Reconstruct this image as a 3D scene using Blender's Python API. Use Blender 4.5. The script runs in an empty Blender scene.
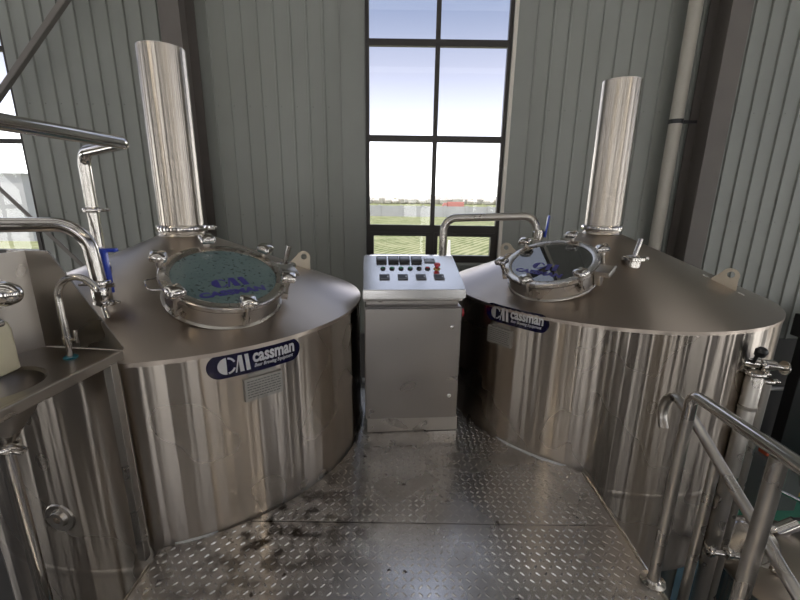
import bpy, bmesh, math, random
from mathutils import Vector, Matrix
random.seed(7)
R_ = math.radians
SC = bpy.context.scene
COL = SC.collection

# ------------------------------------------------------------ camera
cd = bpy.data.cameras.new('camera'); cam = bpy.data.objects.new('camera', cd); COL.objects.link(cam)
cd.sensor_fit = 'HORIZONTAL'; cd.sensor_width = 36.0; cd.lens = 36.0 * 404.6 / 800.0
cd.clip_start = 0.02; cd.clip_end = 2000
th, ro = R_(14.54), R_(0.79)
fwd = Vector((0, math.cos(th), -math.sin(th))); up0 = Vector((0, math.sin(th), math.cos(th))); rt0 = Vector((1, 0, 0))
rt = rt0 * math.cos(ro) + up0 * math.sin(ro); upv = up0 * math.cos(ro) - rt0 * math.sin(ro)
cam.matrix_world = Matrix.Translation((0, 0, 1.6)) @ Matrix((rt, upv, -fwd)).transposed().to_4x4()
SC.camera = cam

# ------------------------------------------------------------ world, sun, exposure
wd = bpy.data.worlds.new('World'); SC.world = wd; wd.use_nodes = True
nt = wd.node_tree; nt.nodes.clear()
wo = nt.nodes.new('ShaderNodeOutputWorld'); bg = nt.nodes.new('ShaderNodeBackground')
tc = nt.nodes.new('ShaderNodeTexCoord'); sp = nt.nodes.new('ShaderNodeSeparateXYZ'); rp = nt.nodes.new('ShaderNodeValToRGB')
nt.links.new(tc.outputs['Generated'], sp.inputs[0]); nt.links.new(sp.outputs['Z'], rp.inputs[0])
nt.links.new(rp.outputs[0], bg.inputs[0]); nt.links.new(bg.outputs[0], wo.inputs[0])
els = rp.color_ramp.elements
els[0].position = 0.0; els[0].color = (1.0, 0.97, 0.95, 1)
els[1].position = 0.95; els[1].color = (0.40, 0.44, 0.56, 1)
for p_, c_ in ((0.09, (0.90, 0.88, 0.92)), (0.175, (0.62, 0.64, 0.80)), (0.26, (0.39, 0.41, 0.53)), (0.37, (0.205, 0.245, 0.37)), (0.50, (0.34, 0.38, 0.50)), (0.62, (0.46, 0.50, 0.62))):
    e = els.new(p_); e.color = (*c_, 1)
mrw = nt.nodes.new('ShaderNodeMapRange'); nt.links.new(sp.outputs['Z'], mrw.inputs[0])   # blown-out haze near the horizon
mrw.inputs[1].default_value = .17; mrw.inputs[2].default_value = .06; mrw.inputs[3].default_value = 1.35; mrw.inputs[4].default_value = 3.4
nt.links.new(mrw.outputs[0], bg.inputs[1])
sd = bpy.data.lights.new('sun', 'SUN'); sun = bpy.data.objects.new('sun', sd); COL.objects.link(sun)
sd.energy = 3.5; sd.angle = R_(0.6); sd.color = (1.0, 0.93, 0.82)
sun.rotation_euler = Vector((0.15, 0.30, -0.93)).to_track_quat('-Z', 'Y').to_euler()
VS = SC.view_settings
VS.view_transform = 'Standard'; VS.look = 'None'; VS.gamma = 1.0; VS.use_curve_mapping = False
VS.exposure = 0.5

# ------------------------------------------------------------ helpers: objects
def put(o, parent=None):
    COL.objects.link(o)
    if parent: o.parent = parent
    return o
def tag(o, label=None, cat=None, group=None, kind=None):
    if label: o['label'] = label
    if cat: o['category'] = cat
    if group: o['group'] = group
    if kind: o['kind'] = kind
    return o
def thing(name, label, cat, loc=(0, 0, 0), rotz=0, group=None):
    o = bpy.data.objects.new(name, None); o.empty_display_size = .05; put(o)
    o.location = loc; o.rotation_euler = (0, 0, rotz)
    return tag(o, label, cat, group)
def obj(name, bm, mat, parent=None, smooth=True, label=None, ang=35):
    bmesh.ops.remove_doubles(bm, verts=bm.verts, dist=1e-6)
    bmesh.ops.recalc_face_normals(bm, faces=bm.faces)
    me = bpy.data.meshes.new(name)
    if smooth:
        a = R_(ang)
        for f in bm.faces: f.smooth = True
        for e in bm.edges:
            if len(e.link_faces) == 2:
                e.smooth = e.calc_face_angle(0) < a
    bm.to_mesh(me); bm.free(); me.materials.append(mat)
    o = bpy.data.objects.new(name, me); put(o, parent)
    if label: o['label'] = label
    return o
def structure(name, bm, mat, parent=None, smooth=False):
    o = obj(name, bm, mat, parent, smooth)
    if parent is None: o['kind'] = 'structure'
    return o

# ------------------------------------------------------------ helpers: shapes
I4 = Matrix.Identity(4)
def frame(o, x, y, z):
    m = Matrix((x, y, z)).transposed().to_4x4(); m.translation = Vector(o); return m
def aim(o, d, roll=None):
    d = Vector(d).normalized(); r = Vector(roll) if roll else (Vector((0, 0, 1)) if abs(d.z) < .9 else Vector((1, 0, 0)))
    x = r.cross(d).normalized(); return frame(o, x, d.cross(x), d)
def box(bm, c, s, m=I4, bev=0.0):
    x, y, z = [k / 2 for k in s]
    if bev <= 0:
        vs = [bm.verts.new(m @ Vector((c[0] + a * x, c[1] + b * y, c[2] + d * z))) for a in (-1, 1) for b in (-1, 1) for d in (-1, 1)]
        for f in ((0, 1, 3, 2), (4, 6, 7, 5), (0, 4, 5, 1), (2, 3, 7, 6), (0, 2, 6, 4), (1, 5, 7, 3)):
            bm.faces.new([vs[i] for i in f])
        return bm
    t = bmesh.new(); box(t, c, s)
    bmesh.ops.recalc_face_normals(t, faces=t.faces)
    bmesh.ops.bevel(t, geom=list(t.edges), offset=bev, segments=2, affect='EDGES', profile=.6)
    add(bm, t, m); t.free(); return bm
def add(bm, src, m=I4):
    mp = {v: bm.verts.new(m @ v.co) for v in src.verts}
    for f in src.faces:
        try: bm.faces.new([mp[v] for v in f.verts])
        except ValueError: pass
    return bm
def bx(*a, **k): return box(bmesh.new(), *a, **k)
def lathe(bm, prof, n=48, m=I4, closed=False):
    rings = []
    for r, z in prof:
        if r < 1e-6: rings.append([bm.verts.new(m @ Vector((0, 0, z)))])
        else: rings.append([bm.verts.new(m @ Vector((r * math.cos(2 * math.pi * i / n), r * math.sin(2 * math.pi * i / n), z))) for i in range(n)])
    pairs = list(zip(rings, rings[1:]))
    if closed: pairs.append((rings[-1], rings[0]))
    for a, b in pairs:
        for i in range(n):
            j = (i + 1) % n
            if len(a) == 1 and len(b) == 1: continue
            if len(a) == 1: bm.faces.new((a[0], b[i], b[j]))
            elif len(b) == 1: bm.faces.new((a[i], a[j], b[0]))
            else: bm.faces.new((a[i], a[j], b[j], b[i]))
    return bm
def lt(prof, n=48, m=I4, closed=False): return lathe(bmesh.new(), prof, n, m, closed)
def rod(bm, p0, p1, r, n=16, r1=None):
    p0, p1 = Vector(p0), Vector(p1); L = (p1 - p0).length
    return lathe(bm, [(0, 0), (r, 0), (r if r1 is None else r1, L), (0, L)], n, aim(p0, p1 - p0))
def path_pts(pts, fil, seg=8):
    pts = [Vector(p) for p in pts]; out = [pts[0]]
    for i in range(1, len(pts) - 1):
        p, a, b = pts[i], pts[i - 1] - pts[i], pts[i + 1] - pts[i]
        f = fil[i - 1] if isinstance(fil, (list, tuple)) else fil
        d = min(f, a.length * .48, b.length * .48); ang = a.angle(b)
        if ang > math.pi - .03: out.append(p); continue
        p1, p2 = p + a.normalized() * d, p + b.normalized() * d
        rad = d * math.tan(ang / 2); c = p + (a.normalized() + b.normalized()).normalized() * (d / math.cos(ang / 2))
        u = (p1 - c); w = (p2 - c); tot = u.angle(w); ax = u.cross(w).normalized()
        for k in range(seg + 1):
            out.append(c + Matrix.Rotation(tot * k / seg, 3, ax) @ u)
    out.append(pts[-1]); return out
def tube(bm, pts, r, fil=0.0, n=20, seg=8, caps=True):
    P = path_pts(pts, fil, seg) if fil else [Vector(p) for p in pts]
    t = (P[1] - P[0]).normalized(); u = t.orthogonal().normalized(); rings = []
    for i, p in enumerate(P):
        d = ((P[i + 1] - p).normalized() if i < len(P) - 1 else Vector()) + ((p - P[i - 1]).normalized() if i else Vector())
        d.normalize(); q = t.rotation_difference(d); u = q @ u; u = (u - d * u.dot(d)).normalized(); t = d; w = d.cross(u)
        rings.append([bm.verts.new(p + (u * math.cos(2 * math.pi * k / n) + w * math.sin(2 * math.pi * k / n)) * r) for k in range(n)])
    for a, b in zip(rings, rings[1:]):
        for k in range(n): bm.faces.new((a[k], a[(k + 1) % n], b[(k + 1) % n], b[k]))
    if caps: bm.faces.new(rings[0]); bm.faces.new(list(reversed(rings[-1])))
    return bm
def tb(*a, **k): return tube(bmesh.new(), *a, **k)
def prism(bm, poly, z0, z1, m=I4, fn=None):
    f_ = fn or (lambda x, y, z: m @ Vector((x, y, z)))
    a = [bm.verts.new(f_(x, y, z0)) for x, y in poly]; b = [bm.verts.new(f_(x, y, z1)) for x, y in poly]
    n = len(poly); bm.faces.new(a); bm.faces.new(list(reversed(b)))
    for i in range(n): bm.faces.new((a[i], a[(i + 1) % n], b[(i + 1) % n], b[i]))
    return bm
def rrect(w, h, r, n=6):
    out = []
    for cx, cy, a0 in ((w/2-r, h/2-r, 0), (-w/2+r, h/2-r, 90), (-w/2+r, -h/2+r, 180), (w/2-r, -h/2+r, 270)):
        for k in range(n + 1):
            a = R_(a0 + 90 * k / n); out.append((cx + r * math.cos(a), cy + r * math.sin(a)))
    return out
def lettering(txt, size, fn, bold=0.0, shear=0.0, extrude=0.0004, x0=0, y0=0, width=None, align='LEFT'):
    """text as mesh in a bmesh, every vertex sent through fn(x, y, z)"""
    cu = bpy.data.curves.new('t', 'FONT'); cu.body = txt; cu.size = size; cu.offset = bold; cu.shear = shear
    cu.extrude = extrude; cu.resolution_u = 3; cu.align_x = align
    o = bpy.data.objects.new('t', cu); COL.objects.link(o); bpy.context.view_layer.update()
    me = bpy.data.meshes.new_from_object(o.evaluated_get(bpy.context.evaluated_depsgraph_get()))
    bpy.data.objects.remove(o); bpy.data.curves.remove(cu)
    xs = [v.co.x for v in me.vertices]; k = 1.0
    if width: k = width / max(1e-6, max(xs) - min(xs))
    for v in me.vertices: v.co = fn(x0 + v.co.x * k, y0 + v.co.y, v.co.z)
    bm = bmesh.new(); bm.from_mesh(me); bpy.data.meshes.remove(me); return bm

# ------------------------------------------------------------ materials
def nmat(name):
    m = bpy.data.materials.new(name); m.use_nodes = True; t = m.node_tree
    return m, t, t.nodes['Principled BSDF'], t.nodes['Material Output']
def mat(name, col, rough=.5, metal=0.0, noise=None, bump=None, coat=0.0):
    m, t, b, o = nmat(name)
    b.inputs['Base Color'].default_value = (*col, 1); b.inputs['Roughness'].default_value = rough; b.inputs['Metallic'].default_value = metal
    b.inputs['Coat Weight'].default_value = coat
    c = t.nodes.new('ShaderNodeTexCoord')
    if noise:
        sc, amt, ra = noise
        n = t.nodes.new('ShaderNodeTexNoise'); n.inputs['Scale'].default_value = sc; n.inputs['Detail'].default_value = 2
        t.links.new(c.outputs['Object'], n.inputs['Vector'])
        mx = t.nodes.new('ShaderNodeMapRange'); mx.interpolation_type = 'SMOOTHSTEP'; mx.inputs[1].default_value = .15; mx.inputs[2].default_value = .85
        amt = amt * .3 if metal > .5 else amt; mx.inputs[3].default_value = 1 - amt; mx.inputs[4].default_value = 1 + amt
        t.links.new(n.outputs['Fac'], mx.inputs[0])
        hs = t.nodes.new('ShaderNodeVectorMath'); hs.operation = 'SCALE'; hs.inputs[0].default_value = col
        t.links.new(mx.outputs[0], hs.inputs['Scale']); t.links.new(hs.outputs[0], b.inputs['Base Color'])
        mr = t.nodes.new('ShaderNodeMapRange'); mr.interpolation_type = 'SMOOTHSTEP'; mr.inputs[1].default_value = .15; mr.inputs[2].default_value = .85
        mr.inputs[3].default_value = max(0.02, rough - ra); mr.inputs[4].default_value = rough + ra
        t.links.new(n.outputs['Fac'], mr.inputs[0]); t.links.new(mr.outputs[0], b.inputs['Roughness'])
    if bump:
        n2 = t.nodes.new('ShaderNodeTexNoise'); n2.inputs['Scale'].default_value = bump[0]; n2.inputs['Detail'].default_value = 4
        t.links.new(c.outputs['Object'], n2.inputs['Vector'])
        bp = t.nodes.new('ShaderNodeBump'); bp.inputs['Strength'].default_value = bump[1]; bp.inputs['Distance'].default_value = bump[2]
        t.links.new(n2.outputs['Fac'], bp.inputs['Height']); t.links.new(bp.outputs[0], b.inputs['Normal'])
    return m
def brushed_round(name, col, rough, aniso, wav=0.0, angk=6.0, smudge=.06):
    """steel rolled into a cylinder about local Z: grain runs round the axis"""
    m, t, b, o = nmat(name); L = t.links.new; N = t.nodes.new
    b.inputs['Metallic'].default_value = 1
    b.inputs['Anisotropic'].default_value = aniso; b.inputs['Anisotropic Rotation'].default_value = .25
    tg = N('ShaderNodeTangent'); tg.direction_type = 'RADIAL'; tg.axis = 'Z'; L(tg.outputs[0], b.inputs['Tangent'])
    c = N('ShaderNodeTexCoord'); s = N('ShaderNodeSeparateXYZ'); L(c.outputs['Object'], s.inputs[0])
    at = N('ShaderNodeMath'); at.operation = 'ARCTAN2'; L(s.outputs['Y'], at.inputs[0]); L(s.outputs['X'], at.inputs[1])
    k1 = N('ShaderNodeMath'); k1.operation = 'MULTIPLY'; k1.inputs[1].default_value = angk; L(at.outputs[0], k1.inputs[0])
    k2 = N('ShaderNodeMath'); k2.operation = 'MULTIPLY'; k2.inputs[1].default_value = .06; L(s.outputs['Z'], k2.inputs[0])
    cb = N('ShaderNodeCombineXYZ'); L(k1.outputs[0], cb.inputs[0]); L(k2.outputs[0], cb.inputs[1])
    n = N('ShaderNodeTexNoise'); n.inputs['Scale'].default_value = 1.0; n.inputs['Detail'].default_value = 2.5; L(cb.outputs[0], n.inputs['Vector'])
    if wav:
        bp = N('ShaderNodeBump'); bp.inputs['Strength'].default_value = 1.0; bp.inputs['Distance'].default_value = wav
        L(n.outputs['Fac'], bp.inputs['Height']); L(bp.outputs[0], b.inputs['Normal'])
    # smudges and fine grain in the roughness / tone
    n2 = N('ShaderNodeTexNoise'); n2.inputs['Scale'].default_value = 2.2; n2.inputs['Detail'].default_value = 1.5; L(c.outputs['Object'], n2.inputs['Vector'])
    mr = N('ShaderNodeMapRange'); mr.interpolation_type = 'SMOOTHSTEP'; mr.inputs[1].default_value = .15; mr.inputs[2].default_value = .85
    mr.inputs[3].default_value = rough - smudge; mr.inputs[4].default_value = rough + smudge
    L(n2.outputs['Fac'], mr.inputs[0]); L(mr.outputs[0], b.inputs['Roughness'])
    mv = N('ShaderNodeMapRange'); mv.interpolation_type = 'SMOOTHSTEP'; mv.inputs[1].default_value = .1; mv.inputs[2].default_value = .9; mv.inputs[3].default_value = .995; mv.inputs[4].default_value = 1.005
    L(n2.outputs['Fac'], mv.inputs[0])
    vm = N('ShaderNodeVectorMath'); vm.operation = 'SCALE'; vm.inputs[0].default_value = col; L(mv.outputs[0], vm.inputs['Scale']); L(vm.outputs[0], b.inputs['Base Color'])
    return m
def glass_mat(name, tint=(1, 1, 1), film=None, film_amt=0.0, ior=1.45, rough=0.0, drops=False):
    m, t, b, o = nmat(name); N = t.nodes.new; L = t.links.new
    t.nodes.remove(b)
    tr = N('ShaderNodeBsdfTransparent'); tr.inputs[0].default_value = (*tint, 1)
    gl = N('ShaderNodeBsdfGlossy'); gl.inputs['Roughness'].default_value = rough
    fr = N('ShaderNodeFresnel'); ge = N('ShaderNodeNewGeometry'); io = N('ShaderNodeMapRange')
    io.inputs[3].default_value = ior; io.inputs[4].default_value = 1 / ior      # same reflectance on the way out of the pane
    L(ge.outputs['Backfacing'], io.inputs[0]); L(io.outputs[0], fr.inputs['IOR'])
    mx = N('ShaderNodeMixShader'); L(fr.outputs[0], mx.inputs[0])
    base = tr
    if film:
        df = N('ShaderNodeBsdfDiffuse'); df.inputs[0].default_value = (*film, 1)
        m2 = N('ShaderNodeMixShader'); L(tr.outputs[0], m2.inputs[1]); L(df.outputs[0], m2.inputs[2])
        if drops:
            c = N('ShaderNodeTexCoord'); n = N('ShaderNodeTexNoise'); n.inputs['Scale'].default_value = 55; n.inputs['Detail'].default_value = 3
            L(c.outputs['Object'], n.inputs['Vector'])
            r = N('ShaderNodeMapRange'); r.inputs[1].default_value = .33; r.inputs[2].default_value = .42; r.inputs[3].default_value = film_amt * .45; r.inputs[4].default_value = film_amt
            L(n.outputs['Fac'], r.inputs[0]); L(r.outputs[0], m2.inputs[0])
        else: m2.inputs[0].default_value = film_amt
        base = m2
    L(base.outputs[0], mx.inputs[1]); L(gl.outputs[0], mx.inputs[2]); L(mx.outputs[0], o.inputs[0])
    return m

STEEL_C = (.42, .375, .325)
M = dict(
    shell=brushed_round('brushed_shell_steel', STEEL_C, .275, 1.0, wav=.022, angk=5.5, smudge=.01),
    cone=brushed_round('brushed_cone_steel', (.45, .39, .335), .31, .45, wav=.0, angk=3.0, smudge=.03),
    flue=brushed_round('flue_steel', (.66, .60, .52), .26, 1.0, wav=.0025, angk=9.0, smudge=.02),
    polish=mat('polished_steel', (.66, .63, .59), .14, 1.0, noise=(12, .06, .05)),
    satin=mat('satin_steel', (.52, .49, .45), .30, 1.0, noise=(6, .07, .07)),
    dull=mat('dull_steel', (.40, .375, .34), .38, 1.0, noise=(5, .10, .08)),
    console=mat('console_steel', (.36, .335, .31), .30, 1.0, noise=(4, .08, .05)),
    sink=mat('sink_steel', (.40, .37, .335), .30, 1.0, noise=(4, .10, .08)),
    gasket=mat('black_gasket', (.012, .012, .012), .5),
    black=mat('black_plastic', (.018, .018, .02), .35),
    dark=mat('dark_rubber', (.03, .03, .03), .6),
    red=mat('red_plastic', (.55, .03, .04), .35, coat=.4),
    green=mat('green_lens', (.02, .22, .12), .3, coat=.4),
    blue=mat('blue_plastic', (.03, .07, .50), .35, coat=.3),
    navy=mat('navy_plate', (.002, .002, .028), .16, coat=.4),
    silver=mat('silver_print', (.62, .62, .62), .35, .6),
    engrave=mat('engraved_print', (.10, .10, .10), .6),
    purple=mat('purple_print', (.035, .03, .20), .5),
    yellow=mat('yellow_collar', (.50, .36, .12), .4),
    teal=mat('teal_washer', (.02, .16, .22), .4),
    jug=mat('cloudy_plastic', (.72, .66, .48), .45, noise=(8, .06, .05)),
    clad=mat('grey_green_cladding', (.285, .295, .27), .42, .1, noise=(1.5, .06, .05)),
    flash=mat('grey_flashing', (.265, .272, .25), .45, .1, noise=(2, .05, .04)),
    darkened_clad=mat('darkened_cladding', (.10, .088, .075), .5, .1, noise=(1.5, .06, .05)),  # same sheet darkened on the unseen walls, for contrast in the steel's reflections
    pale=mat('sunlit_reveal_tone', (.72, .68, .60), .5),  # jamb toned pale to stand for sun falling on it
    frame=mat('dark_window_frame', (.045, .040, .036), .4, .2),
    column=mat('brown_grey_column', (.145, .128, .115), .55, noise=(3, .08, .05)),
    concrete=mat('painted_concrete', (.10, .095, .09), .7, noise=(3, .12, .05)),
    ceiling=mat('ceiling_sheet', (.15, .135, .12), .6),
    brace=mat('brace_paint', (.19, .172, .157), .5),
    pvc=mat('beige_downpipe', (.46, .43, .37), .45),
    epoxy=mat('green_epoxy', (.09, .32, .22), .25, noise=(1.2, .10, .05)),
    blueepoxy=mat('blue_grey_epoxy', (.16, .29, .36), .25, noise=(1.2, .10, .05)),
    machine=mat('black_machine_paint', (.012, .011, .011), .45),
    grey=mat('mid_grey_paint', (.17, .17, .165), .5),
    orange=mat('orange_red_paint', (.55, .10, .04), .5),
    white=mat('white_caulk', (.62, .64, .66), .6),
    whitepaint=mat('white_paint', (.8, .8, .8), .6),
    farwall=mat('far_wall', (.42, .42, .43), .9, noise=(.3, .1, 0)),
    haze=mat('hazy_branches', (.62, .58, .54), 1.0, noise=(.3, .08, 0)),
    truck=mat('truck_red', (.55, .22, .19), .6),
    glass=glass_mat('window_glass', (.97, .98, .98)),
    lidglass=glass_mat('misted_glass', (.30, .42, .42), film=(.17, .24, .24), film_amt=.8, rough=.03, drops=True, ior=1.7),
    lidclear=glass_mat('dark_clear_glass', (.25, .28, .28), film=(.05, .055, .055), film_amt=.55, rough=.01, ior=2.5),
    lamp=None, rooflight=None)
m, t, b, o = nmat('added_rooflight_sheet'); tl_ = t.nodes.new('ShaderNodeBsdfTranslucent'); tl_.inputs[0].default_value = (.72, .72, .70, 1); t.nodes.remove(b); t.links.new(tl_.outputs[0], o.inputs[0]); M['rooflight'] = m
m, t, b, o = nmat('fill_lamp_lens'); b.inputs['Base Color'].default_value = (.8, .8, .8, 1)
b.inputs['Emission Color'].default_value = (1, .86, .66, 1); b.inputs['Emission Strength'].default_value = 6; M['lamp'] = m

def plate_mat():
    m, t, b, o = nmat('checker_plate_steel'); N = t.nodes.new; L = t.links.new
    b.inputs['Metallic'].default_value = .9
    c = N('ShaderNodeTexCoord')
    n = N('ShaderNodeTexNoise'); n.inputs['Scale'].default_value = 2.2; n.inputs['Detail'].default_value = 7; L(c.outputs['Object'], n.inputs[0])
    r = N('ShaderNodeValToRGB'); e = r.color_ramp.elements
    e[0].position = .34; e[0].color = (.46, .43, .41, 1); e[1].position = .66; e[1].color = (.74, .73, .73, 1)
    L(n.outputs['Fac'], r.inputs[0])
    # dirt specks and smears
    n2 = N('ShaderNodeTexNoise'); n2.inputs['Scale'].default_value = 11; n2.inputs['Detail'].default_value = 5; n2.inputs['Roughness'].default_value = .6
    L(c.outputs['Object'], n2.inputs[0])
    s2 = N('ShaderNodeMapRange'); s2.inputs[1].default_value = .655; s2.inputs[2].default_value = .70; L(n2.outputs['Fac'], s2.inputs[0])
    vd = N('ShaderNodeVectorMath'); vd.operation = 'DISTANCE'; vd.inputs[1].default_value = (-.60, 1.68, 0); L(c.outputs['Object'], vd.inputs[0])
    mk = N('ShaderNodeMapRange'); mk.inputs[1].default_value = .62; mk.inputs[2].default_value = .10; L(vd.outputs['Value'], mk.inputs[0])
    n3 = N('ShaderNodeTexNoise'); n3.inputs['Scale'].default_value = 12; n3.inputs['Detail'].default_value = 6; L(c.outputs['Object'], n3.inputs[0])
    s3 = N('ShaderNodeMapRange'); s3.inputs[1].default_value = .46; s3.inputs[2].default_value = .60; L(n3.outputs['Fac'], s3.inputs[0])
    mm = N('ShaderNodeMath'); mm.operation = 'MULTIPLY'; L(mk.outputs[0], mm.inputs[0]); L(s3.outputs[0], mm.inputs[1])
    mx = N('ShaderNodeMath'); mx.operation = 'MAXIMUM'; L(mm.outputs[0], mx.inputs[0]); L(s2.outputs[0], mx.inputs[1])
    mc = N('ShaderNodeMix'); mc.data_type = 'RGBA'; L(mx.outputs[0], mc.inputs[0]); L(r.outputs[0], mc.inputs[6]); mc.inputs[7].default_value = (.07, .058, .047, 1)
    L(mc.outputs[2], b.inputs['Base Color'])
    rr = N('ShaderNodeMapRange'); rr.inputs[1].default_value = .35; rr.inputs[2].default_value = .65; rr.inputs[3].default_value = .32; rr.inputs[4].default_value = .19
    L(n.outputs['Fac'], rr.inputs[0]); L(rr.outputs[0], b.inputs['Roughness'])
    return m
M['plate'] = plate_mat()
M['panel'] = mat('panel_steel', (.78, .77, .77), .20, 1.0, noise=(5, .05, .05))
def field_mat():
    m, t, b, o = nmat('crop_field'); N = t.nodes.new; L = t.links.new
    b.inputs['Roughness'].default_value = .95; b.inputs['Specular IOR Level'].default_value = 0
    c = N('ShaderNodeTexCoord'); mp = N('ShaderNodeMapping'); mp.inputs['Rotation'].default_value = (0, 0, R_(28)); L(c.outputs['Object'], mp.inputs[0])
    w = N('ShaderNodeTexWave'); w.inputs['Scale'].default_value = .55; w.inputs['Distortion'].default_value = 2.2; w.inputs['Detail'].default_value = 3; w.inputs['Detail Scale'].default_value = 1.6
    L(mp.outputs[0], w.inputs[0])
    n = N('ShaderNodeTexNoise'); n.inputs['Scale'].default_value = .5; n.inputs['Detail'].default_value = 5; L(c.outputs['Object'], n.inputs[0])
    ad = N('ShaderNodeMath'); ad.operation = 'MULTIPLY_ADD'; L(w.outputs['Fac'], ad.inputs[0]); ad.inputs[1].default_value = .45; L(n.outputs['Fac'], ad.inputs[2])
    r = N('ShaderNodeValToRGB'); e = r.color_ramp.elements
    e[0].position = .45; e[0].color = (.14, .17, .08, 1); e[1].position = .95; e[1].color = (.36, .36, .22, 1)
    L(ad.outputs[0], r.inputs[0])
    # bare earth beside the building
    s = N('ShaderNodeSeparateXYZ'); L(c.outputs['Object'], s.inputs[0])
    mr = N('ShaderNodeMapRange'); mr.inputs[1].default_value = 17.5; mr.inputs[2].default_value = 16; L(s.outputs['Y'], mr.inputs[0])
    mc = N('ShaderNodeMix'); mc.data_type = 'RGBA'; L(mr.outputs[0], mc.inputs[0]); L(r.outputs[0], mc.inputs[6]); mc.inputs[7].default_value = (.42, .36, .28, 1)
    L(mc.outputs[2], b.inputs['Base Color'])
    return m
M['field'] = field_mat()

# ------------------------------------------------------------ the hall
YW, GZ, CZ = 5.45, -2.2, 6.6            # inner face of back wall, ground floor level, ceiling
X0, X1, Y0 = -9.5, 9.5, -10.0
def clad(bm, x0, x1, z0, z1, m, pitch=.195, ph=0.0):
    """profiled sheet in the local xz plane facing -y: flat pans with narrow raised ribs"""
    prof = []; k = math.floor((x0 - ph) / pitch) - 1
    while k * pitch + ph < x1 + pitch:
        a = k * pitch + ph
        for dx, d in ((0, 0), (.008, -.022), (.022, -.022), (.032, 0)):
            prof.append((a + dx, d))
        k += 1
    prof = [(x, d) for x, d in prof if x0 < x < x1]
    prof = [(x0, 0)] + prof + [(x1, 0)]
    back = [(x1, .08), (x0, .08)]
    pts = [(x, d) for x, d in prof] + back
    lo = [bm.verts.new(m @ Vector((x, d, z0))) for x, d in pts]; hi = [bm.verts.new(m @ Vector((x, d, z1))) for x, d in pts]
    n = len(pts)
    for i in range(n): bm.faces.new((lo[i], lo[(i + 1) % n], hi[(i + 1) % n], hi[i]))
    bm.faces.new(lo); bm.faces.new(list(reversed(hi)))
def wall(name, m, a, b, wins, z0=-.3, z1=CZ, sheet='darkened_clad'):
    """wall along local x from a to b, wins = [(x0, x1, z0, z1)]"""
    bm = bmesh.new(); x = a
    for (wx0, wx1, wz0, wz1) in wins:
        if wx0 > x: clad(bm, x, wx0, z0, z1, m)
        if wz0 > z0: clad(bm, wx0, wx1, z0, wz0, m)
        if wz1 < z1: clad(bm, wx0, wx1, wz1, z1, m)
        x = wx1
    if x < b: clad(bm, x, b, z0, z1, m)
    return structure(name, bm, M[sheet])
MB = Matrix.Translation((0, YW, 0))
WZ1 = 5.6
W1 = (-.46, 1.30); W2 = (-6.55, -4.80)
WB = wall('wall_back', MB, X0, X1, [(W2[0], W2[1], .72, WZ1), (W1[0], W1[1], .72, WZ1)], sheet='clad')
ML = frame((X0, 0, 0), Vector((0, -1, 0)), Vector((-1, 0, 0)), Vector((0, 0, 1)))   # left wall, facing +x
ML = frame((X0, 0, 0), Vector((0, 1, 0)), Vector((-1, 0, 0)), Vector((0, 0, 1)))
LW = [(-7.7, -6.5, -1.7, 5.6), (-3.3, -2.1, -1.7, 5.6), (0.5, 1.7, -1.7, 5.6), (3.5, 4.7, -1.7, 5.6)]
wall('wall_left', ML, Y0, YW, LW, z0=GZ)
MRt = frame((X1, 0, 0), Vector((0, -1, 0)), Vector((1, 0, 0)), Vector((0, 0, 1)))
RW = [(-4.9, -3.7, -1.7, 5.6), (-2.3, -1.1, -1.7, 5.6), (0.9, 2.1, -1.7, 5.6), (3.7, 4.9, -1.7, 5.6), (7.5, 8.7, -1.7, 5.6)]
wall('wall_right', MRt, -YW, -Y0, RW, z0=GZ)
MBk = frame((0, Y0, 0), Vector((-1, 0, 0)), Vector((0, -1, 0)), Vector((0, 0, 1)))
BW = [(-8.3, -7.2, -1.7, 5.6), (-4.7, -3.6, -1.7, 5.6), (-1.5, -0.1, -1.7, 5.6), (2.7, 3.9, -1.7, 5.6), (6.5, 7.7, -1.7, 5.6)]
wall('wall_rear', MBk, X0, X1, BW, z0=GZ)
# plinths below the cladding
def plinth(name, m, a, b):
    structure(name, box(bmesh.new(), ((a + b) / 2, .05, (GZ - .3) / 2), (b - a, .16, -.3 - GZ), m), M['concrete'])
plinth('baseboard_back', MB, X0, X1)
# ceiling with four unseen roof-light strips and outer patches, added to light the cones
bm = bmesh.new(); SKY = [-8.0, -5.0, -2.0, 1.2, 3.7]; y = Y0; SW = .9
for s in SKY:
    box(bm, (0, (y + s) / 2, CZ + .05), (X1 - X0, s - y, .1)); y = s + SW
    for xx in (X0 + 1.0, X1 - 1.0): box(bm, (xx, s + SW / 2, CZ + .05), (2.0, SW, .1))
box(bm, (0, (y + YW) / 2, CZ + .05), (X1 - X0, YW - y, .1)); box(bm, (0, SKY[-1] + SW / 2, CZ + .05), (9.0, SW, .1))
structure('ceiling', bm, M['ceiling'])
bm = bmesh.new()
for s in SKY[:-1]: box(bm, (0, s + SW / 2, CZ + .03), (X1 - X0 - 4, SW, .01))
for x in (-6.0, 6.0): box(bm, (x, SKY[-1] + SW / 2, CZ + .03), (3.0, SW, .01))
structure('window_7', bm, M['rooflight'])
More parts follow.
